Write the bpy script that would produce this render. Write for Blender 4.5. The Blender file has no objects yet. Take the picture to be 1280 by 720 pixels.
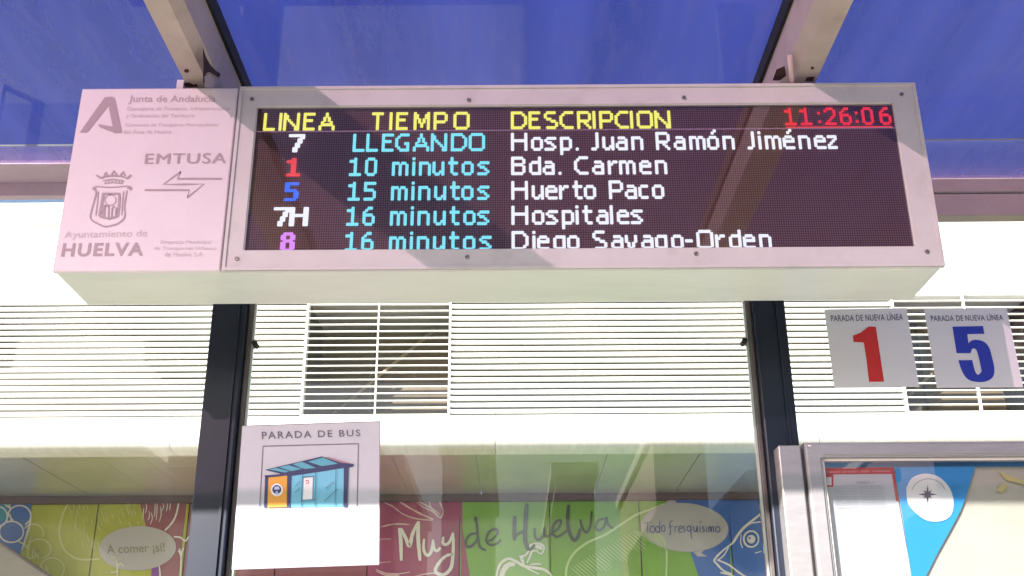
import bpy, bmesh, math, random
from mathutils import Vector, Matrix
random.seed(7)
C = bpy.context.scene
COL = C.collection

# ------------------------------------------------------------------ camera
EYE = 1.6
FPX = 1370.0
PITCH, ROLL = 22.0, 0.35
cam_d = bpy.data.cameras.new('camera'); cam = bpy.data.objects.new('camera', cam_d); COL.objects.link(cam)
cam_d.sensor_width = 36; cam_d.lens = FPX/1280*36; cam_d.clip_end = 500; cam_d.clip_start = .02
M = Matrix.Rotation(math.radians(90+PITCH), 4, 'X') @ Matrix.Rotation(math.radians(-ROLL), 4, 'Z')
cam.matrix_world = Matrix.Translation((0, 0, EYE)) @ M
C.camera = cam
M3 = M.to_3x3()

# ------------------------------------------------------------------ sky and sun
SX, SY, SZ = .72, 1.0, -.60          # direction the sunlight travels
el = math.atan2(-SZ, math.hypot(SX, SY)); az = math.atan2(-SX, -SY)
w = bpy.data.worlds.new('World'); C.world = w; w.use_nodes = True
nt = w.node_tree; nt.nodes.clear()
sk = nt.nodes.new('ShaderNodeTexSky'); sk.sky_type = 'NISHITA'; sk.sun_disc = False
sk.sun_elevation = el; sk.sun_rotation = az; sk.air_density = 1.0; sk.dust_density = 1.5
bg = nt.nodes.new('ShaderNodeBackground'); bg.inputs[1].default_value = .085
ow = nt.nodes.new('ShaderNodeOutputWorld')
nt.links.new(sk.outputs[0], bg.inputs[0]); nt.links.new(bg.outputs[0], ow.inputs[0])
sd = bpy.data.lights.new('sun', 'SUN'); sd.energy = 5.0; sd.angle = math.radians(.4); sd.color = (1, .955, .905)
so = bpy.data.objects.new('sun', sd); COL.objects.link(so)
so.rotation_euler = Vector((SX, SY, SZ)).to_track_quat('-Z', 'Y').to_euler()
so.location = (-6, -8, 8)
C.view_settings.view_transform = 'Standard'; C.view_settings.look = 'None'
EXPO = 1.5
C.view_settings.exposure = EXPO; C.view_settings.gamma = 1
C.cycles.max_bounces = 10; C.cycles.transparent_max_bounces = 16

# ------------------------------------------------------------------ helpers
def ray(px, py):
    return M3 @ Vector(((px-640)/FPX, (360-py)/FPX, -1))
def P(px, py, Y):                      # photo pixel -> point on the vertical plane y = Y
    d = ray(px, py); t = Y/d.y
    return Vector((d.x*t, Y, EYE+d.z*t))

def lin(c):
    c = c/255.0
    return c/12.92 if c <= .04045 else ((c+.055)/1.055)**2.4
def srgb(r, g, b): return (lin(r), lin(g), lin(b))

_m = {}
def mat(name, col, rough=.5, metal=0, spec=.5, var=0, scale=8, bump=0, bscale=60, dirt=0, emit=None, stretch=None):
    if name in _m: return _m[name]
    m = bpy.data.materials.new(name); m.use_nodes = True; n = m.node_tree; b = n.nodes['Principled BSDF']
    b.inputs['Base Color'].default_value = (*col, 1); b.inputs['Roughness'].default_value = rough
    b.inputs['Metallic'].default_value = metal; b.inputs['Specular IOR Level'].default_value = spec
    tc = n.nodes.new('ShaderNodeTexCoord'); mp = n.nodes.new('ShaderNodeMapping'); n.links.new(tc.outputs['Object'], mp.inputs[0])
    if stretch: mp.inputs['Scale'].default_value = stretch
    if var or dirt:
        nz = n.nodes.new('ShaderNodeTexNoise'); nz.inputs['Scale'].default_value = scale; nz.inputs['Detail'].default_value = 6
        nz.inputs['Roughness'].default_value = .65
        n.links.new(mp.outputs[0], nz.inputs['Vector'])
        cr = n.nodes.new('ShaderNodeValToRGB'); n.links.new(nz.outputs['Fac'], cr.inputs[0])
        lo = tuple(c*(1-var) for c in col); hi = tuple(min(1, c*(1+var*.6)) for c in col)
        cr.color_ramp.elements[0].position = .3; cr.color_ramp.elements[0].color = (*lo, 1)
        cr.color_ramp.elements[1].position = .7; cr.color_ramp.elements[1].color = (*hi, 1)
        out = cr.outputs[0]
        if dirt:
            n2 = n.nodes.new('ShaderNodeTexNoise'); n2.inputs['Scale'].default_value = scale*2.3; n2.inputs['Detail'].default_value = 8
            n.links.new(mp.outputs[0], n2.inputs['Vector'])
            c2 = n.nodes.new('ShaderNodeValToRGB'); c2.color_ramp.elements[0].position = .55; c2.color_ramp.elements[1].position = .8
            n.links.new(n2.outputs['Fac'], c2.inputs[0])
            mx = n.nodes.new('ShaderNodeMix'); mx.data_type = 'RGBA'
            ml = n.nodes.new('ShaderNodeMath'); ml.operation = 'MULTIPLY'; ml.inputs[1].default_value = dirt
            n.links.new(c2.outputs[0], ml.inputs[0]); n.links.new(ml.outputs[0], mx.inputs[0])
            n.links.new(out, mx.inputs[6]); mx.inputs[7].default_value = (col[0]*.35, col[1]*.28, col[2]*.22, 1)
            out = mx.outputs[2]
        n.links.new(out, b.inputs['Base Color'])
    if bump:
        nb = n.nodes.new('ShaderNodeTexNoise'); nb.inputs['Scale'].default_value = bscale; nb.inputs['Detail'].default_value = 5
        n.links.new(mp.outputs[0], nb.inputs['Vector'])
        bp = n.nodes.new('ShaderNodeBump'); bp.inputs['Strength'].default_value = bump; bp.inputs['Distance'].default_value = .01
        n.links.new(nb.outputs['Fac'], bp.inputs['Height']); n.links.new(bp.outputs[0], b.inputs['Normal'])
    if emit:
        b.inputs['Base Color'].default_value = (0, 0, 0, 1)
        b.inputs['Emission Color'].default_value = (*col, 1); b.inputs['Emission Strength'].default_value = emit
    _m[name] = m
    return m

def new_mesh(name, verts, faces, m, parent=None, smooth=False):
    me = bpy.data.meshes.new(name); me.from_pydata([tuple(v) for v in verts], [], faces); me.update()
    if m: me.materials.append(m)
    if smooth:
        for p in me.polygons: p.use_smooth = True
    return link(name, me, parent)
def link(name, me, parent=None):
    o = bpy.data.objects.new(name, me); COL.objects.link(o)
    if parent: o.parent = parent
    return o
def from_bm(name, bm, m, parent=None, smooth=False):
    me = bpy.data.meshes.new(name); bm.to_mesh(me); bm.free()
    if m: me.materials.append(m)
    if smooth:
        for p in me.polygons: p.use_smooth = True
    return link(name, me, parent)
def empty(name, loc=(0, 0, 0)):
    o = bpy.data.objects.new(name, None); COL.objects.link(o); o.empty_display_size = .1
    return o
def tag(o, label=None, cat=None, group=None, kind=None):
    if label: o['label'] = label
    if cat: o['category'] = cat
    if group: o['group'] = group
    if kind: o['kind'] = kind
    return o

def bm_box(bm, x0, x1, y0, y1, z0, z1, bev=0):
    r = bmesh.ops.create_cube(bm, size=1)
    for v in r['verts']:
        v.co = Vector((x0+(v.co.x+.5)*(x1-x0), y0+(v.co.y+.5)*(y1-y0), z0+(v.co.z+.5)*(z1-z0)))
    if bev:
        es = list({e for v in r['verts'] for e in v.link_edges})
        bmesh.ops.bevel(bm, geom=es, offset=bev, segments=2, profile=.5, affect='EDGES')
def box(name, x0, x1, y0, y1, z0, z1, m, parent=None, bev=0):
    bm = bmesh.new(); bm_box(bm, x0, x1, y0, y1, z0, z1, bev)
    return from_bm(name, bm, m, parent)
def cyl(name, a, b, r, m, parent=None, seg=16, r2=None):
    a, b = Vector(a), Vector(b); d = b-a; bm = bmesh.new()
    bmesh.ops.create_cone(bm, cap_ends=True, segments=seg, radius1=r, radius2=r if r2 is None else r2, depth=d.length)
    q = d.to_track_quat('Z', 'Y').to_matrix().to_4x4()
    bmesh.ops.transform(bm, matrix=Matrix.Translation((a+b)/2) @ q, verts=bm.verts)
    o = from_bm(name, bm, m, parent)
    for p in o.data.polygons: p.use_smooth = len(p.vertices) == 4
    return o
def prism(name, poly, axis, a, b, m, parent=None, smooth=False):
    """poly: 2-D points; axis 'X' -> poly is (y,z); 'Y' -> poly is (x,z)"""
    n = len(poly); vs = []
    for t in (a, b):
        for p in poly: vs.append((t, p[0], p[1]) if axis == 'X' else (p[0], t, p[1]))
    fs = [list(range(n)), list(range(2*n-1, n-1, -1))] + [[i, i+n, (i+1) % n+n, (i+1) % n] for i in range(n)]
    bm = bmesh.new(); bv = [bm.verts.new(v) for v in vs]
    for f in fs: bm.faces.new([bv[i] for i in f])
    bmesh.ops.recalc_face_normals(bm, faces=bm.faces)
    return from_bm(name, bm, m, parent, smooth)

# flat print given in photo pixels, laid on a plane y = Y; thickness th towards the viewer
def poly_print(name, polys, Y, m, parent=None, th=0):
    vs, fs = [], []
    for poly in polys:
        k = len(vs); n = len(poly)
        Y = Y-.00015
        vs += [P(x, y, Y) for x, y in poly]; fs.append(list(range(k, k+n)))
        if th:
            vs += [P(x, y, Y)+Vector((0, th, 0)) for x, y in poly]
            fs.append([k+n+i for i in range(n)][::-1])
            fs += [[k+i, k+n+i, k+n+(i+1) % n, k+(i+1) % n] for i in range(n)]
    o = new_mesh(name, vs, fs, m, parent)
    bm = bmesh.new(); bm.from_mesh(o.data); bmesh.ops.recalc_face_normals(bm, faces=bm.faces)
    big = [f for f in bm.faces if len(f.verts) > 4]
    bmesh.ops.triangulate(bm, faces=big); bm.to_mesh(o.data); bm.free()
    return o
def catmull(pts, sub=6):
    if len(pts) < 3 or sub <= 1: return pts
    out = []; p = [pts[0]]+list(pts)+[pts[-1]]
    for i in range(1, len(p)-2):
        for s in range(sub):
            t = s/sub; r = []
            for k in range(len(p[i])):
                a, b, c, d = p[i-1][k], p[i][k], p[i+1][k], p[i+2][k]
                r.append(.5*((2*b)+(-a+c)*t+(2*a-5*b+4*c-d)*t*t+(-a+3*b-3*c+d)*t**3))
            out.append(tuple(r))
    out.append(tuple(pts[-1])); return out
_lay = [0]
def strokes(name, lines, w, Y, m, parent=None, sub=6, taper=.6, rough=0.0, xf=None):
    vs, fs = [], []
    for li, ln in enumerate(lines):
        wd = w
        if isinstance(ln, dict): wd = ln['w']; ln = ln['p']
        if xf: ln = [xf(*p) for p in ln]
        pts = catmull(ln, sub); n = len(pts); k = len(vs); yy = Y-.00012*li
        for i, p in enumerate(pts):
            a = pts[max(0, i-1)]; b = pts[min(n-1, i+1)]
            dx, dy = b[0]-a[0], b[1]-a[1]; L = math.hypot(dx, dy) or 1
            nx, ny = -dy/L, dx/L
            t = i/max(1, n-1); h = wd/2*(1-taper*abs(2*t-1)**3)*(1+rough*(random.random()-.5))
            vs += [P(p[0]+nx*h, p[1]+ny*h, yy), P(p[0]-nx*h, p[1]-ny*h, yy)]
        fs += [[k+2*i, k+2*i+1, k+2*i+3, k+2*i+2] for i in range(n-1)]
    return new_mesh(name, vs, fs, m, parent)
def ell(cx, cy, rx, ry, n=28, a0=0, a1=360, rot=0):
    out = []; r = math.radians(rot)
    for i in range(n):
        a = math.radians(a0+(a1-a0)*i/(n if a1-a0 == 360 else n-1))
        x, y = rx*math.cos(a), ry*math.sin(a)
        out.append((cx+x*math.cos(r)-y*math.sin(r), cy+x*math.sin(r)+y*math.cos(r)))
    return out
def text_print(name, s, quad, Y, m, parent=None, bold=0, spacing=1.0):
    """quad: TL, TR, BR, BL in photo pixels around the glyphs' bounding box"""
    cu = bpy.data.curves.new(name, 'FONT'); cu.body = s; cu.size = 1; cu.offset = bold; cu.space_character = spacing
    cu.resolution_u = 3; cu.fill_mode = 'FRONT'
    t = bpy.data.objects.new(name, cu); COL.objects.link(t)
    dg = bpy.context.evaluated_depsgraph_get(); me = bpy.data.meshes.new_from_object(t.evaluated_get(dg))
    bpy.data.objects.remove(t); bpy.data.curves.remove(cu)
    xs = [v.co.x for v in me.vertices]; ys = [v.co.y for v in me.vertices]
    x0, x1, y0, y1 = min(xs), max(xs), min(ys), max(ys); TL, TR, BR, BL = quad
    for v in me.vertices:
        u = (v.co.x-x0)/(x1-x0); q = (y1-v.co.y)/(y1-y0)
        px = (TL[0]*(1-u)+TR[0]*u)*(1-q)+(BL[0]*(1-u)+BR[0]*u)*q
        py = (TL[1]*(1-u)+TR[1]*u)*(1-q)+(BL[1]*(1-u)+BR[1]*u)*q
        v.co = P(px, py, Y)
    me.materials.clear(); me.materials.append(m); me.name = name
    return link(name, me, parent)

def glass(name, tint=(1, 1, 1), gloss=.5, rough=.0, coat=(1, 1, 1), dust=0):
    m = bpy.data.materials.new(name); m.use_nodes = True; n = m.node_tree; n.nodes.clear()
    o = n.nodes.new('ShaderNodeOutputMaterial'); mx = n.nodes.new('ShaderNodeMixShader')
    tr = n.nodes.new('ShaderNodeBsdfTransparent'); tr.inputs[0].default_value = (*tint, 1)
    gl = n.nodes.new('ShaderNodeBsdfGlossy'); gl.inputs[0].default_value = (*coat, 1); gl.inputs['Roughness'].default_value = rough
    fr = n.nodes.new('ShaderNodeFresnel'); fr.inputs[0].default_value = 1.45
    ml = n.nodes.new('ShaderNodeMath'); ml.operation = 'MULTIPLY'; ml.inputs[1].default_value = gloss
    n.links.new(fr.outputs[0], ml.inputs[0]); n.links.new(ml.outputs[0], mx.inputs[0])
    base = tr.outputs[0]
    if dust:
        tx = n.nodes.new('ShaderNodeTexCoord'); nz = n.nodes.new('ShaderNodeTexNoise'); nz.inputs['Scale'].default_value = 2.5; nz.inputs['Detail'].default_value = 7
        mpp = n.nodes.new('ShaderNodeMapping'); mpp.inputs['Scale'].default_value = (2.2, 1, .5); n.links.new(tx.outputs['Object'], mpp.inputs[0]); n.links.new(mpp.outputs[0], nz.inputs['Vector'])
        mr = n.nodes.new('ShaderNodeMapRange'); mr.inputs[1].default_value = .3; mr.inputs[2].default_value = .75; mr.inputs[3].default_value = dust*.4; mr.inputs[4].default_value = dust*1.6
        n.links.new(nz.outputs['Fac'], mr.inputs[0])
        dd = n.nodes.new('ShaderNodeBsdfDiffuse'); dd.inputs[0].default_value = (.7, .68, .64, 1)
        m0 = n.nodes.new('ShaderNodeMixShader'); n.links.new(mr.outputs[0], m0.inputs[0]); n.links.new(tr.outputs[0], m0.inputs[1]); n.links.new(dd.outputs[0], m0.inputs[2]); base = m0.outputs[0]
    n.links.new(base, mx.inputs[1]); n.links.new(gl.outputs[0], mx.inputs[2]); n.links.new(mx.outputs[0], o.inputs[0])
    return m

# ------------------------------------------------------------------ materials
M_white = mat('white_painted_facade', (.78, .77, .74), .55, var=.06, scale=3, stretch=(4, 1, .4), bump=.05)
M_slat = mat('white_louvre_paint', (.80, .79, .75), .45)
M_ledge = mat('white_ledge_paint', (.72, .70, .66), .5, var=.12, scale=5, stretch=(6, 1, .5), dirt=.12)
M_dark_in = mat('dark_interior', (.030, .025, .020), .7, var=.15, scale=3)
M_soffit = mat('metal_soffit', (.62, .60, .54), .34, metal=.65, var=.12, scale=2, stretch=(1, 1, 1), bump=.03)
M_gap = mat('dark_trim', (.10, .06, .07), .5)
M_post = mat('navy_post_paint', (.007, .012, .028), .40, spec=.42, var=.2, scale=12)
M_steel = mat('brushed_steel', (.42, .40, .41), .38, metal=.55, var=.12, scale=10, stretch=(1, 1, 6))
M_beam = mat('weathered_beige_beam', (.49, .40, .35), .5, var=.15, scale=7, dirt=.35, bump=.08)
M_rust = mat('rust', (.05, .018, .014), .9, var=.6, scale=60)
M_black = mat('black_rubber', (.008, .008, .008), .6)
M_fascia = mat('mauve_fascia', (.44, .33, .30), .5, var=.15, scale=5)
M_fascia2 = mat('pale_fascia', (.60, .44, .52), .5, var=.2, scale=5)
M_house = mat('sign_housing_white', (.72, .74, .68), .45, var=.07, scale=3, stretch=(1, 3, 1), dirt=.10, bump=.03)
M_panel = mat('sign_left_panel_white', (.80, .70, .74), .4, var=.05, scale=4, dirt=.06, bump=.03)
M_frame = mat('sign_frame_light_grey', (.66, .615, .61), .38, var=.06, scale=7, dirt=.2, bump=.04)
M_print = mat('faded_mauve_print', (.47, .35, .385), .6)
M_print2 = mat('faint_mauve_print', (.66, .545, .575), .6)
M_print3 = mat('mid_mauve_print', (.54, .42, .45), .6)
M_paper2 = mat('notice_paper', (.74, .72, .76), .6)
M_paper = mat('white_paper', (.53, .53, .59), .6, var=.04, scale=20)
M_glass = glass('clear_glass', (.96, .97, .96), .9)
M_pane = glass('dusty_glass', (.95, .97, .95), .9, dust=.014)
M_cover = glass('display_cover', (.97, .97, .97), 1.0)
M_edge = mat('pale_glass_edge', (.42, .47, .46), .3)

# ------------------------------------------------------------------ setting: ground
box('pavement', -30, 30, -3.2, 30, -.3, 0, mat('pavement_tiles', (.33, .315, .27), .8, var=.12, scale=6, bump=.2), None)['kind'] = 'structure'
M_asph = mat('asphalt', (.055, .055, .055), .9, var=.2, scale=30, bump=.3)
box('road', -60, 60, -11.8, -3.35, -.4, -.12, M_asph)['kind'] = 'structure'
box('kerb', -60, 60, -3.35, -3.2, -.4, .004, mat('kerb_stone', (.35, .34, .32), .8, var=.1))['kind'] = 'structure'
box('far_pavement', -60, 60, -40, -11.8, -.4, 0, mat('far_pavement_tiles', (.32, .3, .26), .8, var=.1))['kind'] = 'structure'
box('ground', -300, 300, -300, 300, -.8, -.5, mat('earth', (.2, .17, .13), .9, var=.2))['kind'] = 'structure'

# ------------------------------------------------------------------ market building
YF = 6.2; YM = 7.55
bld = tag(empty('market_building'), 'white market hall with horizontal louvres, rounded ledge and metal soffit behind the bus shelter', 'building')
zl0 = P(640, 519.5, YF).z; zl1 = P(640, 373, YF).z; zs = P(640, 560, YF).z
XL, XR = -6.5, 6.5
# solid wall above the louvres, in panels with joints
zj = [zl1+.03, P(40, 282, YF).z, P(40, 255.5, YF).z, 4.70]
xjs = [XL, -3.9, -1.3, 1.3, 3.9, XR]
for a, b in zip(zj[:-1], zj[1:]):
    for i in range(5):
        box('wall_panel', xjs[i]+.003, xjs[i+1]-.003, YF, YF+.08, a+.006, b-.006, M_white, bld, .004)
box('wall', XL, XR, YF+.082, YF+1.2, zl1+.02, 4.69, mat('joint_grey', (.30, .28, .26), .8), bld)
box('louvre_head', XL, XR, YF-.004, YF+.082, zl1+.002, zl1+.03, M_slat, bld, .003)
# louvre bays: (x0px, x1px, kind) measured on the facade plane at mid-height
def xf(px, py=450): return P(px, py, YF).x
bays = [(-430, 381, 'w'), (381, 562, 'd'), (562, 1125, 'w'), (1125, 1306, 'd'), (1306, 1600, 'w')]
zt, zb = zl1, zl0
for a, b, k in bays:
    x0, x1 = xf(a), xf(b)
    vpart = box('mullion', x0-.006, x0+.006, YF-.012, YF+.05, zb, zt, M_slat, bld) if k == 'd' or (a in (562, 1306)) else None
    if k == 'w':
        n = 19; pt = (zt-zb)/n
        me = None
        for i in range(n):
            z = zb+pt*i
            if me is None:
                o = prism('louvre_slat', [(YF-.010, .0175), (YF-.007, .016), (YF+.016, .016), (YF+.016, pt-.001), (YF-.006, pt-.001), (YF-.010, pt-.004)], 'X', x0+.010, x1-.006, M_slat, bld)
                o.location.z = z; me = o.data
            else:
                o = link('louvre_slat', me, bld); o.location.z = z
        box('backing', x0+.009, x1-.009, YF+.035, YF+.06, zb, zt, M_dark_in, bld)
    else:
        n = 17; pt = (zt-zb)/n; xm = (x0+x1)/2
        for (xa, xb, sg) in ((x0+.010, xm-.004, -1), (xm+.004, x1-.010, 1)):
            me = None
            for i in range(n):
                z = zb+pt*i+.003
                if me is None:
                    o = prism('louvre_slat', [(YF-.016, .000), (YF-.016, .0052), (YF+.022, .0085), (YF+.022, .0060)], 'X', xa, xb, M_slat, bld)
                    o.location.z = z; me = o.data
                else:
                    o = link('louvre_slat', me, bld); o.location.z = z
                o.location.z += random.uniform(-.0012, .0012)
                o.rotation_euler.y = 0
        box('louvre_rib', xm-.004, xm+.004, YF-.018, YF+.01, zb, zt, M_slat, bld)
        # dark room with a diagonal brace and a window sheet behind
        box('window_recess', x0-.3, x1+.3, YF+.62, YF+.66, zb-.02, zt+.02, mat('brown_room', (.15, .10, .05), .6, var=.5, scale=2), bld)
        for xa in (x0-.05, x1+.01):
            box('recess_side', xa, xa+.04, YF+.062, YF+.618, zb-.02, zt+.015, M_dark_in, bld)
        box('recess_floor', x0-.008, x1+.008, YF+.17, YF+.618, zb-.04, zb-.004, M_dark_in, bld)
        cyl('brace', (x0+.1, YF+.5, zb+.15), (xm+.30, YF+.5, zt-.02), .012, mat('brace_tan', (.35, .28, .18), .6), bld, 8)
        box('rear_post', x0+.32, x0+.34, YF+.5, YF+.53, zb, zt, mat('rear_post_dark', (.10, .09, .06), .6), bld)
        box('crossbar', x0+.01, x1-.01, YF+.30, YF+.34, zb, zb+.035, mat('brace_pink', (.30, .19, .14), .6), bld)
        box('shutter_box', x0+.25, x0+.75, YF+.52, YF+.56, zb+.04, zb+.11, mat('blue_box', (.03, .04, .08), .5), bld)
# rounded ledge in lengths
R = .085
def ledge_profile():
    pr = [(YF-.03, zl0-.004), (YF-.045, zl0-.012)]
    c = (YF-.045+R, zs+R)
    for i in range(9):
        t = math.radians(180+90*i/8); pr.append((c[0]+R*math.cos(t), c[1]+R*math.sin(t)))
    pr += [(YF+.16, zs), (YF+.16, zl0-.004)]
    return pr
lj = [xf(-700, 540), xf(-190, 540), xf(215, 540), xf(619, 540), xf(1022, 540), xf(1430, 540), xf(1800, 540)]
for a, b in zip(lj[:-1], lj[1:]):
    o = prism('ledge', ledge_profile(), 'X', a+.002, b-.002, M_ledge, bld)
    for p in o.data.polygons: p.use_smooth = abs(p.normal.x) < .5
    o.data.set_sharp_from_angle(angle=.6)
zm = P(640, 626, YM).z
# soffit panels from ledge back to the mural, falling very slightly
ZS0, ZS1 = zs+.008, P(640, 618, YM).z
k = 0
x = -6.4
wds = [.42, .62, .5, .78, .55, .62, .45, .7]
while x < 6.4:
    wd = wds[k % 8]; k += 1
    y0, y1 = YF+.162, YM
    dz = random.uniform(-.003, .003)
    o = new_mesh('soffit_panel', [(x+.002, y0, ZS0+dz), (x+wd-.002, y0, ZS0), (x+wd-.002, y1, ZS1), (x+.002, y1, ZS1+dz),
                                  (x+.002, y0, ZS0+.03), (x+wd-.002, y0, ZS0+.03), (x+wd-.002, y1, ZS1+.03), (x+.002, y1, ZS1+.03)],
                 [[0, 3, 2, 1], [4, 5, 6, 7], [0, 1, 5, 4], [1, 2, 6, 5], [2, 3, 7, 6], [3, 0, 4, 7]], M_soffit, bld)
    x += wd
box('soffit_trim', -6.4, 6.4, YM-.04, YM+.02, zm-.004, ZS1-.004, M_gap, bld)
box('added_plinth', -6.4, 6.4, YM-.01, YM+.028, .001, .553, mat('added_plinth_grey', (.10, .10, .11), .7, var=.2), bld)  # unseen dark base added to mask a sunlit strip in the roof reflection
box('lower_wall', -6.4, 6.4, YM+.03, YM+.3, 0, ZS1-.01, mat('lower_wall_grey', (.3, .3, .28), .8), bld)

# ------------------------------------------------------------------ mural boards
mural = tag(empty('mural'), 'colourful painted mural of fruit and fish on the wall under the louvres', 'mural')
paint = {
    'blue': mat('mural_blue', (.035, .135, .47), .45, var=.12, scale=4), 'cyan': mat('mural_cyan', (.03, .28, .42), .45),
    'olive': mat('mural_olive', (.40, .42, .035), .45, var=.15, scale=4), 'maroon': mat('mural_maroon', (.27, .075, .10), .45, var=.15, scale=4),
    'magenta': mat('mural_magenta', (.33, .055, .14), .45, var=.15, scale=4), 'green': mat('mural_green', (.185, .40, .035), .45, var=.15, scale=4),
    'purple': mat('mural_purple', (.2, .05, .3), .45)}
M_chalk = mat('mural_chalk_line', (.72, .70, .66), .6); M_chalkg = mat('mural_pale_green_line', (.50, .68, .30), .6)
M_chalky = mat('mural_pale_olive_line', (.62, .62, .26), .6); M_bub = mat('mural_bubble_grey', (.44, .42, .42), .5, var=.04)
M_ink = mat('mural_ink', (.03, .05, .055), .5); M_inkb = mat('mural_blue_ink', (.07, .10, .30), .5)
seams = [-1.0e9]
bx = [P(p, 640, YM).x for p in (-560, -448, -336, -220, -104, 10, 122, 236, 349, 462, 575, 687, 799, 911, 1024, 1137, 1250, 1363, 1476, 1590)]
cols = ['green', 'blue', 'blue', 'olive', 'magenta', 'blue', 'olive', 'olive', 'maroon', 'maroon', 'magenta', 'green', 'green', 'green', 'blue', 'blue', 'olive', 'olive', 'green']
# colour follows the paint: board colour first, differing fields laid over as thin paint
bc = ['blue', 'blue', 'olive', 'olive', 'blue', 'olive', 'olive', 'maroon', 'maroon', 'magenta', 'green', 'green', 'green', 'blue', 'blue', 'olive', 'olive', 'green', 'green']
boards = []
for i in range(len(bx)-1):
    b = box('board', bx[i]+.004, bx[i+1]-.004, YM, YM+.025, .56, zm-.006, paint[bc[i]], mural, .003)
    boards.append(b)
YA = YM-.0015
poly_print('paint_field', [[(-20, 622), (41, 622), (39, 640), (26, 690), (18, 740), (-30, 740)]], YA, paint['blue'], mural)
poly_print('paint_field', [[(-20, 622), (10, 622), (9, 650), (-20, 655)]], YA-.0008, paint['cyan'], mural)
poly_print('paint_field', [[(173, 622), (234, 622), (221, 740), (188, 740), (190, 700), (183, 660)]], YA, paint['maroon'], mural)
poly_print('paint_field', [[(190, 704), (200, 698), (197, 740), (188, 740)]], YA-.0006, paint['purple'], mural)
poly_print('paint_field', [[(569, 620), (577.5, 620), (578, 660), (578.5, 726), (589, 740), (585, 715), (577, 662)][:3]+[(590, 740), (583, 700), (577, 660)]], YA, paint['magenta'], mural)
poly_print('paint_field', [[(576.5, 655), (590, 740), (576, 740)]], YA-.0002, paint['magenta'], mural)
poly_print('paint_field', [[(836, 622), (911.5, 622), (914, 740), (880, 740), (863, 690), (850, 650)]], YA, paint['blue'], mural)
def L1(x, y): return (x/4.923, 610+y/4.927)
def L2(x, y): return (470+x/5.12, 610+y/5.118)
def L3(x, y): return (700+x/4.74, 610+y/4.736)
YB = YM-.004
def arc(cx, cy, rx, ry, a0, a1, n=14, rot=0): return ell(cx, cy, rx, ry, n, a0, a1, rot)
# grapes
strokes('fruit_outline', [arc(120, 170, 70, 62, -190, 60), arc(70, 270, 75, 65, 0, 359), arc(-10, 175, 55, 60, -80, 90),
                          [(60, 160), (68, 190), (72, 200), (80, 190)], [(30, 100), (70, 130), (50, 105)],
                          [(60, 90), (60, 130)], [(190, 180), (180, 240), (135, 380)]], 2.0, YB, M_chalk, mural, 3, .2, .2, L1)
strokes('fruit_outline', [arc(205, 280, 62, 58, -150, 20), arc(240, 375, 72, 60, -180, 80), arc(320, 500, 75, 70, -190, 80), arc(100, 420, 80, 90, -80, -30),
                          [(190, 300), (170, 420), (210, 430)], [(205, 370), (200, 430), (215, 420), (215, 365), (228, 430), (240, 380), (236, 440)],
                          [(255, 470), (270, 530), (285, 480), (300, 540)]], 1.8, YB, M_chalky, mural, 3, .2, .2, L1)
# orange and its hatching
strokes('orange_outline', [[(415, 100), (380, 180), (365, 280), (390, 370), (450, 425), (520, 442), (615, 436)]], 2.4, YB, M_chalky, mural, 6, .2, .2, L1)
strokes('orange_outline', [[(1100, 88), (1085, 160), (1058, 215), (1015, 262)], [(1070, 300), (1110, 305), (1140, 325), (1165, 300), (1195, 290)]], 2.2, YB, M_chalk, mural, 6, .2, .2, L1)
hs = []
for i in range(64):
    cx = random.uniform(400, 850); cy = random.uniform(90, 370)
    if ((cx-640)/270)**2+((cy-250)/200)**2 > 1.15 or (cx > 620 and cy > 250): continue
    a = (cx-600)/420; h = random.uniform(25, 60)
    hs.append([(cx-.5*h*a*.8, cy-h/2), (cx+2, cy), (cx+.5*h*.5, cy+h/2)])
strokes('orange_hatching', hs, .8, YB-.002, M_chalky, mural, 2, .6, .3, L1)['kind'] = 'stuff'
strokes('orange_hatching', [[(x, y), (x+random.uniform(-4, 8), y+h*.5), (x-6, y+h)] for x, y, h in
        [(885, 120, 70), (900, 95, 60), (915, 140, 60), (930, 150, 75), (955, 90, 90), (968, 80, 120), (985, 110, 100), (1000, 90, 50), (1028, 85, 60), (1050, 88, 50)]],
        1.1, YB, M_chalk, mural, 3, .6, .3, L1)
strokes('leaf_outline', [[(980, 480), (985, 540), (980, 600)], [(1105, 370), (1115, 440), (1110, 560)], [(1130, 370), (1118, 400), (1112, 470)], [(1098, 385), (1110, 410)]], 1.8, YB, M_chalk, mural, 3, .2, .2, L1)
poly_print('speech_bubble', [ell(*L1(845, 372), 48.5, 27.8, 40, rot=-3)], YM-.006, M_bub, mural)
text_print('bubble_lettering', 'A comer ¡sí!', [L1(655, 350), L1(1010, 335), L1(1015, 405), L1(660, 420)], YM-.008, mat('olive_ink', (.22, .22, .12), .6), mural)
strokes('stem_drawing', [[(715, 440), (722, 490), (722, 560)], [(680, 420), (712, 432)], [(722, 480), (745, 465), (760, 485)], [(680, 522), (715, 515), (720, 500)]], 1.8, YM-.008, mat('cream_line', (.7, .62, .42), .6), mural, 4, .3, .2, L1)
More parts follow.
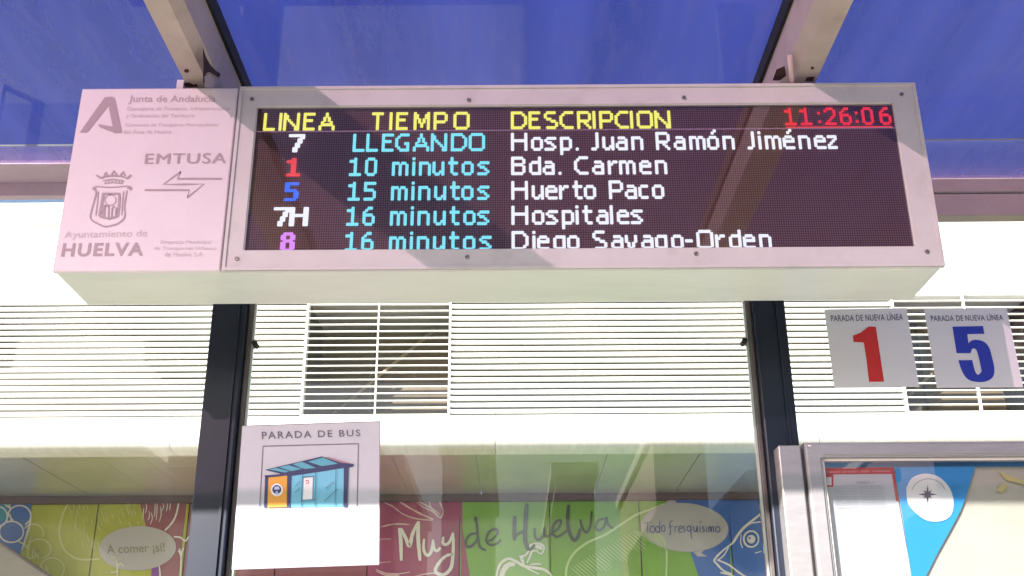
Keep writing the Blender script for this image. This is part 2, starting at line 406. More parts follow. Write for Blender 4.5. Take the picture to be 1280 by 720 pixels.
# magenta field: leaves, brush lettering
strokes('leaf_outline', [[(45, 80), (60, 95), (110, 120), (170, 165), (250, 195), (360, 205), (340, 190), (280, 165), (190, 110), (130, 75), (70, 70)],
                         [(130, 75), (200, 120), (260, 150), (310, 175), (370, 200)],
                         [(240, 75), (300, 120), (360, 150), (410, 190), (430, 150), (410, 95), (390, 65)],
                         [(260, 80), (300, 100), (350, 130), (400, 180)], [(290, 75), (340, 90), (350, 120), (410, 170)],
                         [(30, 250), (90, 235), (150, 230), (215, 235)], [(20, 328), (95, 326)], [(10, 478), (95, 472)],
                         [(0, 520), (60, 545), (130, 550), (220, 538)], [(0, 530), (70, 560), (150, 558)],
                         [(200, 590), (290, 555), (380, 545), (420, 555)]], 1.7, YB, mat('mural_pink_line', (.66, .45, .45), .6), mural, 5, .5, .5, L2)
strokes('brush_lettering', [
    {'w': 4.6, 'p': [(150, 255), (158, 330), (162, 465)]}, {'w': 4.6, 'p': [(160, 258), (190, 320), (215, 370), (235, 290), (272, 215)]},
    {'w': 4.8, 'p': [(272, 212), (270, 320), (282, 465)]},
    {'w': 4.0, 'p': [(308, 325), (305, 390), (325, 430), (350, 415), (362, 370), (366, 330)]}, {'w': 3.8, 'p': [(368, 345), (372, 390), (392, 402), (412, 380)]},
    {'w': 3.8, 'p': [(432, 312), (428, 350), (445, 362), (470, 345), (492, 290)]},
    {'w': 4.4, 'p': [(492, 285), (495, 350), (492, 430), (480, 510), (440, 552), (400, 550), (380, 530), (395, 490), (440, 440), (490, 420)]}],
    4, YM-.0055, M_chalk, mural, 7, .35, .12, L2)
M_inkg = mat('mural_dark_green_ink', (.03, .06, .03), .5)
strokes('brush_lettering', [
    {'w': 3.4, 'p': [(640, 290), (600, 300), (575, 340), (585, 375), (620, 365), (650, 320), (645, 240), (638, 185)]}, {'w': 5.4, 'p': [(634, 185), (640, 215)]},
    {'w': 3.2, 'p': [(642, 190), (650, 300), (665, 375), (705, 400)]},
    {'w': 3.2, 'p': [(705, 345), (750, 325), (778, 285), (765, 262), (725, 280), (705, 330), (725, 362), (770, 358), (800, 330)]},
    {'w': 4.8, 'p': [(888, 178), (885, 250), (885, 335)]}, {'w': 3.6, 'p': [(885, 335), (900, 300), (960, 270)]},
    {'w': 5.6, 'p': [(965, 98), (958, 200), (955, 330), (978, 400)]}, {'w': 3.0, 'p': [(978, 400), (1000, 380), (1015, 360)]},
    {'w': 3.4, 'p': [(1015, 255), (1018, 310), (1040, 332), (1068, 300), (1078, 250)]}, {'w': 3.2, 'p': [(1078, 255), (1080, 300), (1105, 308), (1125, 290)]},
    {'w': 3.2, 'p': [(1125, 290), (1165, 260), (1185, 215), (1165, 208), (1135, 240), (1130, 290), (1160, 312), (1200, 290), (1225, 265)]}],
    3.5, YM-.0058, M_inkg, mural, 7, .3, .12, L2)
strokes('brush_lettering', [
    {'w': 4.6, 'p': [(50, 100), (45, 180), (52, 250), (80, 308), (105, 290), (120, 240)]},
    {'w': 3.2, 'p': [(120, 185), (130, 230), (155, 262), (178, 230), (188, 135)]},
    {'w': 3.2, 'p': [(262, 180), (225, 195), (212, 235), (232, 252), (262, 225), (275, 175), (285, 215), (315, 240)]}],
    3.5, YM-.0058, M_inkg, mural, 7, .3, .12, L3)
# tomato / pepper top on green
strokes('tomato_drawing', [
    {'w': 3.6, 'p': [(770, 600), (775, 540), (800, 480), (850, 452), (905, 475), (950, 500), (1010, 510), (1070, 520), (1110, 545), (1140, 590)]},
    {'w': 6.5, 'p': [(800, 590), (815, 530), (850, 490), (890, 490)]},
    {'w': 2.4, 'p': [(940, 480), (925, 440), (955, 430), (985, 390), (990, 365), (1040, 355), (1075, 375), (1060, 420), (1030, 405)]},
    {'w': 2.4, 'p': [(965, 480), (985, 440), (1000, 405), (1035, 400)]}, {'w': 2, 'p': [(985, 490), (1030, 485), (1060, 488)]},
    {'w': 2, 'p': [(915, 435), (940, 450), (950, 500), (1000, 530), (1045, 550)]}, {'w': 5, 'p': [(1020, 375), (1050, 378), (1055, 395)]}],
    2.4, YM-.0045, M_chalk, mural, 5, .4, .25, L2)
# big pepper outline and hatching
strokes('pepper_outline', [{'w': 3.0, 'p': [(35, 560), (40, 470), (80, 390), (160, 325), (270, 275), (370, 210), (450, 160), (560, 118), (620, 95)]},
                           {'w': 2.2, 'p': [(632, 365), (632, 450), (628, 560)]}], 2.6, YB, M_chalkg, mural, 6, .1, .1, L3)
hs = []
for i in range(34):
    x = 62+i*16; y = 470-i*9.5 if i < 24 else 250+(i-24)*2
    l = 95+20*math.sin(i)
    if x > 600: break
    hs.append([(x, y), (x+l*.5, y+l*.42), (x+l, y+l*.85)])
hs = [[(min(px_, 622), py_) for px_, py_ in l] for l in hs]
strokes('pepper_hatching', hs, 1.0, YB, M_chalkg, mural, 2, .5, .3, L3)['kind'] = 'stuff'
# second bubble
bub = ell(*L3(738, 233), 55, 30.5, 40, rot=4)
bub = [p for p in bub]
poly_print('speech_bubble', [bub], YM-.007, M_bub, mural)
poly_print('speech_bubble', [[L3(610, 100), L3(663, 55), L3(700, 95)], [L3(790, 380), L3(815, 405), L3(872, 405), L3(838, 385), L3(850, 370)]], YM-.0072, M_bub, mural)
_ts = 'Todo fresquísimo'
strokes('bubble_lettering', [
    [(500, 210), (535, 200)], [(518, 205), (520, 268)], arc(548, 245, 14, 20, 0, 359, 10), arc(578, 245, 12, 18, 0, 359, 10), [(592, 195), (590, 265)], arc(612, 240, 11, 18, 0, 359, 10),
    [(668, 195), (652, 205), (655, 270), (645, 272)], [(645, 232), (670, 225)], [(680, 225), (682, 262)], [(682, 235), (698, 225)], [(704, 246), (722, 238), (720, 226), (708, 228), (703, 248), (710, 263), (724, 258)], [(742, 225), (728, 235), (742, 250), (728, 262)],
    arc(764, 240, 11, 16, 0, 359, 10), [(776, 225), (778, 290), (785, 295)], [(792, 225), (795, 255), (808, 255), (812, 225), (814, 262)], [(830, 225), (830, 262)], [(830, 205), (836, 195)],
    [(856, 225), (844, 235), (856, 250), (844, 262)], [(870, 228), (870, 262)], [(882, 262), (884, 228), (894, 240), (896, 260), (898, 235), (908, 230), (910, 262)], arc(935, 245, 13, 17, 0, 359, 10)],
    1.25, YM-.0085, M_inkb, mural, 4, .2, .1, L3)
# fish
strokes('fish_drawing', [{'w': 3.2, 'p': [(1195, 150), (1150, 185), (1100, 225), (1060, 270), (1025, 325)]}, {'w': 1.6, 'p': [(1195, 200), (1130, 210), (1085, 245)]},
                         {'w': 2.4, 'p': [(1025, 325), (960, 375), (915, 425), (930, 450), (970, 490), (1020, 510)]}, {'w': 1.6, 'p': [(1000, 350), (970, 400), (930, 430)]},
                         {'w': 2.2, 'p': [(930, 425), (1000, 455), (1060, 500), (1110, 530)]}, {'w': 2.2, 'p': [(950, 500), (1010, 515), (1080, 545)]},
                         {'w': 2.2, 'p': arc(1133, 302, 44, 47, 0, 359, 18)}, {'w': 1.4, 'p': [(1075, 275), (1070, 320), (1082, 355)]}, {'w': 1.4, 'p': [(1155, 385), (1195, 375)]}],
        2, YB, M_chalk, mural, 4, .2, .25, L3)
poly_print('fish_eye', [ell(*L3(1133, 303), 5.2, 5.4, 20)], YM-.0065, M_chalk, mural)
poly_print('fish_eye', [ell(*L3(1124, 297), 1.4, 1.4, 10)], YM-.0075, M_inkb, mural)

# ------------------------------------------------------------------ bus shelter
YS = 2.12                              # front plane of the display
YG = 2.52                              # plane of the posts and glass
YC0, YC1 = .75, 2.88                   # canopy front and back
ZB0, ZB1 = EYE+1.375, EYE+1.53         # beam underside, canopy underside
sh = tag(empty('bus_shelter'), 'bus shelter with blue translucent roof on beige beams, navy posts and a glass back wall', 'bus shelter')
M_can = bpy.data.materials.new('blue_roof_film'); M_can.use_nodes = True
n = M_can.node_tree; n.nodes.clear()
out = n.nodes.new('ShaderNodeOutputMaterial')
tc = n.nodes.new('ShaderNodeTexCoord')
mp = n.nodes.new('ShaderNodeMapping'); mp.inputs['Scale'].default_value = (7, .35, 1); n.links.new(tc.outputs['Object'], mp.inputs[0])
nz = n.nodes.new('ShaderNodeTexNoise'); nz.inputs['Scale'].default_value = 1; nz.inputs['Detail'].default_value = 2; n.links.new(mp.outputs[0], nz.inputs['Vector'])
cr = n.nodes.new('ShaderNodeValToRGB'); n.links.new(nz.outputs['Fac'], cr.inputs[0])
cr.color_ramp.elements[0].position = .35; cr.color_ramp.elements[0].color = (.002, .026, .30, 1)
cr.color_ramp.elements[1].position = .65; cr.color_ramp.elements[1].color = (.030, .060, .42, 1)
du = n.nodes.new('ShaderNodeTexNoise'); du.inputs['Scale'].default_value = 9; du.inputs['Detail'].default_value = 10; du.inputs['Roughness'].default_value = .75
mp2 = n.nodes.new('ShaderNodeMapping'); mp2.inputs['Scale'].default_value = (3, .5, 1); n.links.new(tc.outputs['Object'], mp2.inputs[0]); n.links.new(mp2.outputs[0], du.inputs['Vector'])
dr = n.nodes.new('ShaderNodeValToRGB'); n.links.new(du.outputs['Fac'], dr.inputs[0]); dr.color_ramp.elements[0].position = .48; dr.color_ramp.elements[1].position = .85
dm = n.nodes.new('ShaderNodeMix'); dm.data_type = 'RGBA'; n.links.new(dr.outputs[0], dm.inputs[0]); n.links.new(cr.outputs[0], dm.inputs[6]); dm.inputs[7].default_value = (.065, .075, .34, 1)
tl = n.nodes.new('ShaderNodeBsdfTranslucent'); n.links.new(dm.outputs[2], tl.inputs[0])
df = n.nodes.new('ShaderNodeBsdfDiffuse'); n.links.new(dm.outputs[2], df.inputs[0])
tr = n.nodes.new('ShaderNodeBsdfTransparent'); tr.inputs[0].default_value = (.62, .42, .52, 1)
gl = n.nodes.new('ShaderNodeBsdfGlossy'); gl.inputs['Roughness'].default_value = .015
m1 = n.nodes.new('ShaderNodeMixShader'); m1.inputs[0].default_value = .45; n.links.new(tl.outputs[0], m1.inputs[1]); n.links.new(df.outputs[0], m1.inputs[2])
m2 = n.nodes.new('ShaderNodeMixShader'); m2.inputs[0].default_value = .34; n.links.new(m1.outputs[0], m2.inputs[1]); n.links.new(tr.outputs[0], m2.inputs[2])
fr = n.nodes.new('ShaderNodeFresnel'); fr.inputs[0].default_value = 1.5
fm = n.nodes.new('ShaderNodeMath'); fm.operation = 'MULTIPLY'; fm.inputs[1].default_value = 1.0; n.links.new(fr.outputs[0], fm.inputs[0])
m3 = n.nodes.new('ShaderNodeMixShader'); n.links.new(fm.outputs[0], m3.inputs[0]); n.links.new(m2.outputs[0], m3.inputs[1]); n.links.new(gl.outputs[0], m3.inputs[2])
n.links.new(m3.outputs[0], out.inputs[0])

# beams: outer/inner edges from the photo on the underside plane
BW = .071
beam_x = [-3.447, -2.077, -.707, .663, 2.033, 3.403]
bay_edges = []
for i, bxc in enumerate(beam_x):
    s = 1 if bxc < 0 else -1            # inner side faces the middle of the shelter
    pr = [(bxc-s*BW*.5, ZB0), (bxc+s*BW*.22, ZB0-.003), (bxc+s*BW*.5, ZB0+.022), (bxc+s*BW*.5, ZB1-.034), (bxc-s*BW*.5, ZB1-.034)]
    prism('roof_beam', pr, 'Y', YC0+.02, YC1-.01, M_beam, sh)
    prism('rubber_seal', [(bxc-s*BW*.48, ZB1-.0335), (bxc+s*BW*.62, ZB1-.0335), (bxc+s*BW*.66, ZB1-.001), (bxc-s*BW*.48, ZB1-.001)], 'Y', YC0+.02, YC1-.01, M_black, sh)
M_roofglass = glass('roof_glass', (.95, .95, .95), .3)
for i in range(len(beam_x)-1):
    a, b = beam_x[i]+.004, beam_x[i+1]-.004
    o = box('roof_pane', a, b, YC0, 2.80 if beam_x[i] < .5 else 2.93, ZB1, ZB1+.012, M_roofglass, sh)
    o.data.materials.append(M_can)          # coloured film on the underside of the glass
    for p in o.data.polygons:
        if p.normal.z < -.5: p.material_index = 1
# rear rail: stepped profile per bay
for i in range(len(beam_x)-1):
    a, b = beam_x[i]+.001, beam_x[i+1]-.001
    if beam_x[i] > .5:
        box('rear_rail', a, b, 2.9315, 2.99, ZB1-.044, ZB1+.012, M_fascia, sh, .003)
        box('rear_rail_lip', a, b, 2.94, 2.99, ZB1-.118, ZB1-.046, M_fascia, sh, .003)
    else:
        box('rear_rail', a, b, 2.8015, 2.91, ZB1-.006, ZB1+.011, M_fascia2, sh, .002)
        box('rear_rail_lip', a, b, 2.912, 2.94, ZB1-.048, ZB1+.011, M_fascia2, sh, .002)
box('front_rail', beam_x[0], beam_x[-1], YC0-.02, YC0, ZB1-.012, ZB1+.02, M_beam, sh, .003)
# posts
PL0, PL1 = P(268, 400, YG).x, P(311, 400, YG).x
PR0, PR1 = P(939, 400, YG).x, P(979, 400, YG).x
def post(x0, x1, inner):
    box('post', x0, x1, YG-.03, YG+.07, 0, ZB1-.03, M_post, sh, .004)
    s = 1 if inner > 0 else -1
    xe = x1 if s > 0 else x0
    lo, hi = (xe+.0015, xe+.012) if s > 0 else (xe-.012, xe-.0015)
    box('glazing_bead', lo, hi, YG-.012, YG+.02, .1, ZB1-.06, mat('bead_brown', (.12, .10, .095), .5, var=.3, scale=10), sh, .002)
    lo, hi = (hi+.001, hi+.006) if s > 0 else (lo-.006, lo-.001)
    box('glass_edge', lo, hi, YG-.006, YG+.006, .15, ZB1-.08, M_edge, sh)
    # thin ridge along the post
    xr = x0+(x1-x0)*(.72 if s < 0 else .80)
    box('post_ridge', xr-.003, xr+.003, YG-.036, YG-.031, 0, ZB1-.04, M_post, sh)
post(PL0, PL1, 1); post(PR0, PR1, -1)
post(beam_x[1]-.045, beam_x[1]+.045, 1); post(beam_x[4]-.045, beam_x[4]+.045, -1)
def pane(x0, x1):
    box('glass_pane', x0, x1, YG-.004, YG+.004, .2, ZB1-.10, M_pane, sh)
pane(PL1+.02, PR0-.02); pane(beam_x[1]+.06, PL0-.004); pane(PR1+.004, beam_x[4]-.06)
for px, py in ((319, 430), (930, 427)):
    p = P(px, py, YG-.01); cyl('glass_clamp', p+Vector((0, .02, 0)), p+Vector((0, -.012, 0)), .0065, M_black, sh, 12)
# weathered bracket holes on the left beam, bolts
def blob(name, pts, Y, m, parent):   # irregular patch a few mm thick
    return poly_print(name, [pts], Y, m, parent)

# ------------------------------------------------------------------ display
dsp = tag(empty('arrival_display'), 'long white electronic bus arrival board with lit coloured lettering hanging under the shelter roof', 'display')
c_tl, c_tr, c_br, c_bl = P(100, 111, YS), P(1144, 104, YS), P(1180, 331, YS), P(67, 342, YS)
X0 = (c_tl.x+c_bl.x)/2; X1 = (c_tr.x+c_br.x)/2; Z1 = (c_tl.z+c_tr.z)/2; Z0 = (c_bl.z+c_br.z)/2
DEP = .20
XS = (P(297.5, 112, YS).x+P(277, 340, YS).x)/2
box('housing', X0+.002, X1-.002, YS+.012, YS+DEP, Z0+.001, Z1-.001, M_house, dsp, .006)
lp = box('logo_panel', X0, XS-.002, YS, YS+.0115, Z0, Z1, M_panel, dsp, .003)
# frame of the display with opening
ix0 = (P(321.5, 134, YS).x+P(306, 312, YS).x)/2; ix1 = (P(1119, 129, YS).x+P(1140, 308, YS).x)/2
iz1 = (P(321, 134, YS).z+P(1120, 129, YS).z)/2; iz0 = (P(306, 312, YS).z+P(1140, 308, YS).z)/2
bm = bmesh.new()
fx0, fx1, fz0, fz1 = XS+.0025, X1, Z0, Z1
o_ = [(fx0, fz0), (fx1, fz0), (fx1, fz1), (fx0, fz1)]
def ring(bm, outer, inner, ya, yb):
    vo = [[bm.verts.new((x, y, z)) for x, z in outer] for y in (ya, yb)]
    vi = [[bm.verts.new((x, y, z)) for x, z in inner] for y in (ya, yb)]
    for i in range(4):
        j = (i+1) % 4
        bm.faces.new([vo[0][i], vo[0][j], vi[0][j], vi[0][i]]); bm.faces.new([vo[1][i], vi[1][i], vi[1][j], vo[1][j]])
        bm.faces.new([vo[0][i], vo[1][i], vo[1][j], vo[0][j]]); bm.faces.new([vi[0][i], vi[0][j], vi[1][j], vi[1][i]])
ring(bm, o_, [(ix0, iz0), (ix1, iz0), (ix1, iz1), (ix0, iz1)], YS-.001, YS+.0115)
bmesh.ops.recalc_face_normals(bm, faces=bm.faces)
bmesh.ops.bevel(bm, geom=[e for e in bm.edges if all(abs(v.co.y-YS+.001) < 1e-5 for v in e.verts)], offset=.0025, segments=2, affect='EDGES')
fo = from_bm('front_frame', bm, M_frame, dsp)
# outer rim: thin raised lip round the frame
bm = bmesh.new(); e = .007
ring(bm, [(fx0+.0003, fz0+.0003), (fx1-.0003, fz0+.0003), (fx1-.0003, fz1-.0003), (fx0+.0003, fz1-.0003)], [(fx0+e, fz0+e), (fx1-e, fz0+e), (fx1-e, fz1-e), (fx0+e, fz1-e)], YS-.0045, YS-.0012)
bmesh.ops.recalc_face_normals(bm, faces=bm.faces)
from_bm('frame_rim', bm, M_frame, dsp)
M_screw = mat('dull_screw', (.32, .28, .27), .4, metal=.6)
for px, py in ((315, 124), (586, 125), (855, 122), (1127, 118), (296, 323), (584, 321), (870, 317), (1159, 314.5)):
    p = P(px, py, YS-.002)
    s_ = cyl('screw', p+Vector((0, .002, 0)), p+Vector((0, -.002, 0)), .0052, M_screw, dsp, 14, .0045)
    a = random.uniform(0, 3.1); d = Vector((math.cos(a), 0, math.sin(a)))*.004; q = Vector((-math.sin(a), 0, math.cos(a)))*.0008
    yy = Vector((0, -.0022, 0))
    new_mesh('slot', [p+yy-d-q, p+yy+d-q, p+yy+d+q, p+yy-d+q], [[0, 1, 2, 3]], M_black, s_)
# LED matrix, 288 x 64
YD = YS+.010
M_led = bpy.data.materials.new('led_matrix'); M_led.use_nodes = True; n = M_led.node_tree; b = n.nodes['Principled BSDF']
uvn = n.nodes.new('ShaderNodeUVMap'); uvn.uv_map = 'UVMap'
sp = n.nodes.new('ShaderNodeSeparateXYZ'); n.links.new(uvn.outputs[0], sp.inputs[0])
def mth(op, a, bb=None):
    x = n.nodes.new('ShaderNodeMath'); x.operation = op
    for i, v in enumerate((a, bb)):
        if v is None: continue
        if isinstance(v, (int, float)): x.inputs[i].default_value = v
        else: n.links.new(v, x.inputs[i])
    return x.outputs[0]
fx_ = mth('ABSOLUTE', mth('SUBTRACT', mth('FRACT', mth('MULTIPLY', sp.outputs[0], 288)), .5))
fy_ = mth('ABSOLUTE', mth('SUBTRACT', mth('FRACT', mth('MULTIPLY', sp.outputs[1], 64)), .5))
g = mth('LESS_THAN', mth('MAXIMUM', fx_, fy_), .33)
nz = n.nodes.new('ShaderNodeTexNoise'); nz.inputs['Scale'].default_value = 7
n.links.new(uvn.outputs[0], nz.inputs['Vector'])
mxc = n.nodes.new('ShaderNodeMix'); mxc.data_type = 'RGBA'; n.links.new(g, mxc.inputs[0])
mxc.inputs[6].default_value = (.07, .034, .034, 1); mxc.inputs[7].default_value = (.29, .135, .125, 1)
n.links.new(mxc.outputs[2], b.inputs['Base Color']); b.inputs['Roughness'].default_value = .6
me = bpy.data.meshes.new('led_matrix')
me.from_pydata([(ix0-.004, YD, iz0-.004), (ix1+.004, YD, iz0-.004), (ix1+.004, YD, iz1+.004), (ix0-.004, YD, iz1+.004)], [], [[0, 1, 2, 3]])
uv = me.uv_layers.new(name='UVMap')
for i, c in enumerate(((0, 0), (1, 0), (1, 1), (0, 1))): uv.data[i].uv = c
me.materials.append(M_led); led = link('led_matrix', me, dsp)

G = {}
def glyph(ch, rows, top=0): G[ch] = (rows.split('|'), top)
glyph('L', '#....|#....|#....|#....|#....|#....|#....|#####'); glyph('I', '#|#|#|#|#|#|#|#')
glyph('N', '#.....#|##....#|##....#|#.#...#|#..#..#|#...#.#|#....##|#....##'); glyph('E', '#####|#....|#....|####.|#....|#....|#....|#####')
glyph('A', '...#...|...#...|..#.#..|..#.#..|.#...#.|.#####.|#.....#|#.....#'); glyph('T', '#####|..#..|..#..|..#..|..#..|..#..|..#..|..#..')
glyph('M', '#.....#|##...##|##...##|#.#.#.#|#.#.#.#|#..#..#|#..#..#|#.....#'); glyph('P', '#####.|#....#|#....#|#....#|#####.|#.....|#.....|#.....')
glyph('O', '.#####.|#.....#|#.....#|#.....#|#.....#|#.....#|#.....#|.#####.'); glyph('D', '#####..|#....#.|#.....#|#.....#|#.....#|#.....#|#....#.|#####..')
glyph('S', '.####.|#.....|#.....|.##...|...##.|.....#|.....#|.####.'); glyph('C', '..####|.#....|#.....|#.....|#.....|#.....|.#....|..####')
glyph('R', '#####.|#....#|#....#|#....#|#####.|#..#..|#...#.|#....#'); glyph('G', '..####|.#....|#.....|#.....|#...##|#....#|.#...#|..####')
glyph('H', '#.....#|#.....#|#.....#|#######|#.....#|#.....#|#.....#|#.....#'); glyph('J', '..#|..#|..#|..#|..#|..#|..#|##.')
glyph('B', '#####.|#....#|#....#|#####.|#....#|#....#|#....#|#####.')
glyph('o', '.###.|#...#|#...#|#...#|#...#|.###.', 2); glyph('s', '.####|#....|.##..|...#.|....#|####.', 2)
glyph('p', '####.|#...#|#...#|#...#|#...#|####.|#....|#....', 2); glyph('u', '#...#|#...#|#...#|#...#|#..##|.##.#', 2)
glyph('a', '.###.|....#|.####|#...#|#...#|.####', 2); glyph('n', '####.|#...#|#...#|#...#|#...#|#...#', 2)
glyph('m', '###.##.|#..#..#|#..#..#|#..#..#|#..#..#|#..#..#', 2); glyph('ó', '...#.|..#..|.....|.###.|#...#|#...#|#...#|#...#|.###.', -1)
glyph('i', '#|.|#|#|#|#|#|#', 0); glyph('é', '...#.|..#..|.....|.###.|#...#|#####|#....|#....|.####', -1)
glyph('e', '.###.|#...#|#####|#....|#....|.####', 2); glyph('z', '####|...#|..#.|.#..|#...|####', 2)
glyph('d', '....#|....#|.####|#...#|#...#|#...#|#...#|.####'); glyph('r', '#.##|##..|#...|#...|#...|#...', 2)
glyph('t', '.#..|.#..|####|.#..|.#..|.#..|.#..|..##'); glyph('c', '.###|#...|#...|#...|#...|.###', 2); glyph('l', '#|#|#|#|#|#|#|#')
glyph('g', '.####|#...#|#...#|#...#|#...#|.####|....#|.###.', 2); glyph('y', '#...#|#...#|#...#|.#.#.|.#.#.|..#..|..#..|##...', 2)
glyph('0', '.###.|#...#|#...#|#...#|#...#|#...#|#...#|.###.'); glyph('1', '..#..|###..|..#..|..#..|..#..|..#..|..#..|#####')
glyph('2', '.###.|#...#|....#|....#|...#.|..#..|.#...|#####'); glyph('5', '#####|#....|#....|####.|....#|....#|....#|####.')
glyph('6', '..##.|.#...|#....|####.|#...#|#...#|#...#|.###.'); glyph('7', '######|.....#|....#.|....#.|...#..|...#..|..#...|..#...')
glyph('8', '.###.|#...#|#...#|.###.|#...#|#...#|#...#|.###.'); glyph('.', '#', 7); glyph(':', '#|.|.|.|#', 2); glyph('-', '###', 4)
glyph('0r', '.###.|#...#|#...#|#...#|#...#|#...#|#...#|.###.')
def led_text(s, px0, px1, base, m, bold=False, label=None):
    """columns from the photo's x at that row; baseline row is exclusive bottom"""
    t = (base-4)/64; xl = 321.5+(306-321.5)*t; xr = 1119+(1140-1119)*t
    c0 = (px0-xl)/(xr-xl)*288; c1 = (px1-xl)/(xr-xl)*288
    wid = [3.0 if ch == ' ' else len(G[ch][0][0])+(1 if bold else 0) for ch in s]
    tot = sum(wid); gap = (c1-c0-tot)/max(1, len(s)-1) if len(s) > 1 else 0
    cells = set(); x = c0
    for ch, wd in zip(s, wid):
        if ch != ' ':
            rows, top = G[ch]; xi = round(x)
            for r, row in enumerate(rows):
                for cc, v in enumerate(row):
                    if v == '#':
                        rr = base-8+top+r
                        if 0 <= rr < 64:
                            cells.add((xi+cc, rr))
                            if bold: cells.add((xi+cc+1, rr))
        x += wd+gap
    make_cells(cells, m, label)
def make_cells(cells, m, label=None, grow=1, yo=0):
    K = 5; sub = set()
    for (c, r) in cells:
        for i in range(K):
            for j in range(K): sub.add((c*K+i, r*K+j))
    if grow:
        ext = set(sub)
        for (i, j) in sub: ext |= {(i+1, j), (i-1, j), (i, j+1), (i, j-1)}
        sub = {q for q in ext if q[1] < 64*K}
    W, H = (ix1-ix0), (iz1-iz0); vs, fs = [], []
    rows = {}
    for i, j in sub: rows.setdefault(j, []).append(i)
    for j, xs in rows.items():
        xs.sort(); st = xs[0]; pv = st
        for i in xs[1:]+[10**9]:
            if i != pv+1:
                a = ix0+W*st/(288*K); bb = ix0+W*(pv+1)/(288*K); za = iz1-H*j/(64*K); zc = iz1-H*(j+1)/(64*K)
                k = len(vs); y = YD-.0012-yo
                vs += [(a, y, zc), (bb, y, zc), (bb, y, za), (a, y, za)]; fs.append([k, k+1, k+2, k+3]); st = i
            pv = i
    return new_mesh('led_text', vs, fs, m, led)
EM = .385
def em(name, r, g, b, k=1.0): return mat(name, srgb(r, g, b), emit=EM*k)
E_y = em('led_yellow', 250, 245, 110); E_c = em('led_cyan', 130, 232, 250); E_w = em('led_white', 240, 243, 255, 1.05)
E_r = em('led_red', 250, 70, 70, .9); E_b = em('led_blue', 70, 115, 255); E_m = em('led_magenta', 225, 140, 255)
E_line = em('led_line', 160, 120, 150, .8); E_r1 = em('led_clock_red', 250, 45, 60, .9)
led_text('LINEA', 328, 416, 10, E_y); led_text('TIEMPO', 465, 587, 10, E_y); led_text('DESCRIPCION', 640, 841, 10, E_y)
led_text('11:26:06', 985, 1117, 9, E_r1)
led_text('7', 359, 380, 20, E_w, True); led_text('1', 356, 376, 31, E_r, True); led_text('5', 356, 374, 42, E_b, True)
led_text('7H', 342, 384, 53, E_w, True); led_text('8', 350, 370, 64, E_m, True)
led_text('LLEGANDO', 441, 606, 20, E_c)
for s, x0_, b_ in (('10 minutos', 436, 31), ('15 minutos', 435, 42), ('16 minutos', 433, 53), ('16 minutos', 431, 64)): led_text(s, x0_, 612, b_, E_c)
for s, x1_, b_ in (('Hosp. Juan Ramón Jiménez', 1050, 20), ('Bda. Carmen', 833, 31), ('Huerto Paco', 829, 42), ('Hospitales', 803, 53), ('Diego Sayago-Orden', 962, 64)):
    led_text(s, 640, x1_, b_, E_w)
new_mesh('led_line', [(ix0, YD-.0008, iz1-(iz1-iz0)*10.75/64), (ix1, YD-.0008, iz1-(iz1-iz0)*10.75/64), (ix1, YD-.0008, iz1-(iz1-iz0)*10.35/64), (ix0, YD-.0008, iz1-(iz1-iz0)*10.35/64)], [[0, 1, 2, 3]], E_line, led)
xa = ix0+(ix1-ix0)*239/288; xb = ix0+(ix1-ix0)*287/288
new_mesh('led_line', [(xa, YD-.001, iz1-(iz1-iz0)*10.3/64), (xb, YD-.001, iz1-(iz1-iz0)*10.3/64), (xb, YD-.001, iz1-(iz1-iz0)*9.7/64), (xa, YD-.001, iz1-(iz1-iz0)*9.7/64)], [[0, 1, 2, 3]], E_r, led)
box('cover_pane', ix0+.0002, ix1-.0002, YS+.004, YS+.0055, iz0+.0002, iz1-.0002, M_cover, dsp)

def PX(px, py, X):
    d = ray(px, py); t = X/d.x; return Vector((X, d.y*t, EYE+d.z*t))
def Qz(px, py, Z):
    d = ray(px, py); t = (Z-EYE)/d.z; return Vector((d.x*t, d.y*t, Z))
# prints on the logo panel (crop coordinates: scale 2.4, origin 60,90)
def A1(x, y): return (60+x/2.4, 90+y/2.4)
def A2(x, y): return (80+x/4.8, 190+y/4.8)
YP = YS-.0008
poly_print('logo', [[A1(95, 181), A1(170, 76), A1(190, 74), A1(188, 92), A1(118, 181)], [A1(190, 74), A1(200, 78), A1(222, 181), A1(198, 183), A1(183, 110), A1(180, 90)],
                    [A1(150, 156), A1(205, 166), A1(202, 182), A1(190, 178), A1(155, 165)]], YP, M_print, lp)
text_print('lettering', 'Junta de Andalucía', [(162, 119), (270, 119), (269, 130), (160, 130)], YP, M_print3, lp, .01)
text_print('lettering', 'Consejería de Fomento, Infraestructuras', [(159, 133.5), (288, 133), (287, 139), (158, 139.5)], YP, M_print2, lp, 0)
text_print('lettering', 'y Ordenación del Territorio', [(158, 142.5), (244, 142), (243, 148), (157, 148)], YP, M_print2, lp, 0)
text_print('lettering', 'Consorcio de Transporte Metropolitano', [(157, 154), (273, 153.5), (272, 159), (156, 159.5)], YP, M_print2, lp, 0)
text_print('lettering', 'del Área de Huelva', [(155, 161), (215, 161), (214, 167), (154, 167)], YP, M_print2, lp, 0)
text_print('lettering', 'EMTUSA', [(182, 192), (283, 191), (281.5, 204), (180.5, 205)], YP, M_print, lp, 0, 1.1)
text_print('lettering', 'EMTUSA', [(182.8, 192), (283.8, 191), (282.3, 204), (181.3, 205)], YP-.0002, M_print, lp, 0, 1.1)
strokes('arrow_symbol', [[(522, 320), (388, 320), (398, 299), (345, 337), (408, 337), (468, 336), (418, 376), (424, 354), (290, 354)]], 2.3, YP, M_print, lp, 1, 0, 0, A1)
text_print('lettering', 'Ayuntamiento de', [(81, 289), (184.5, 287), (183.5, 298), (80, 300)], YP, M_print2, lp, .004)
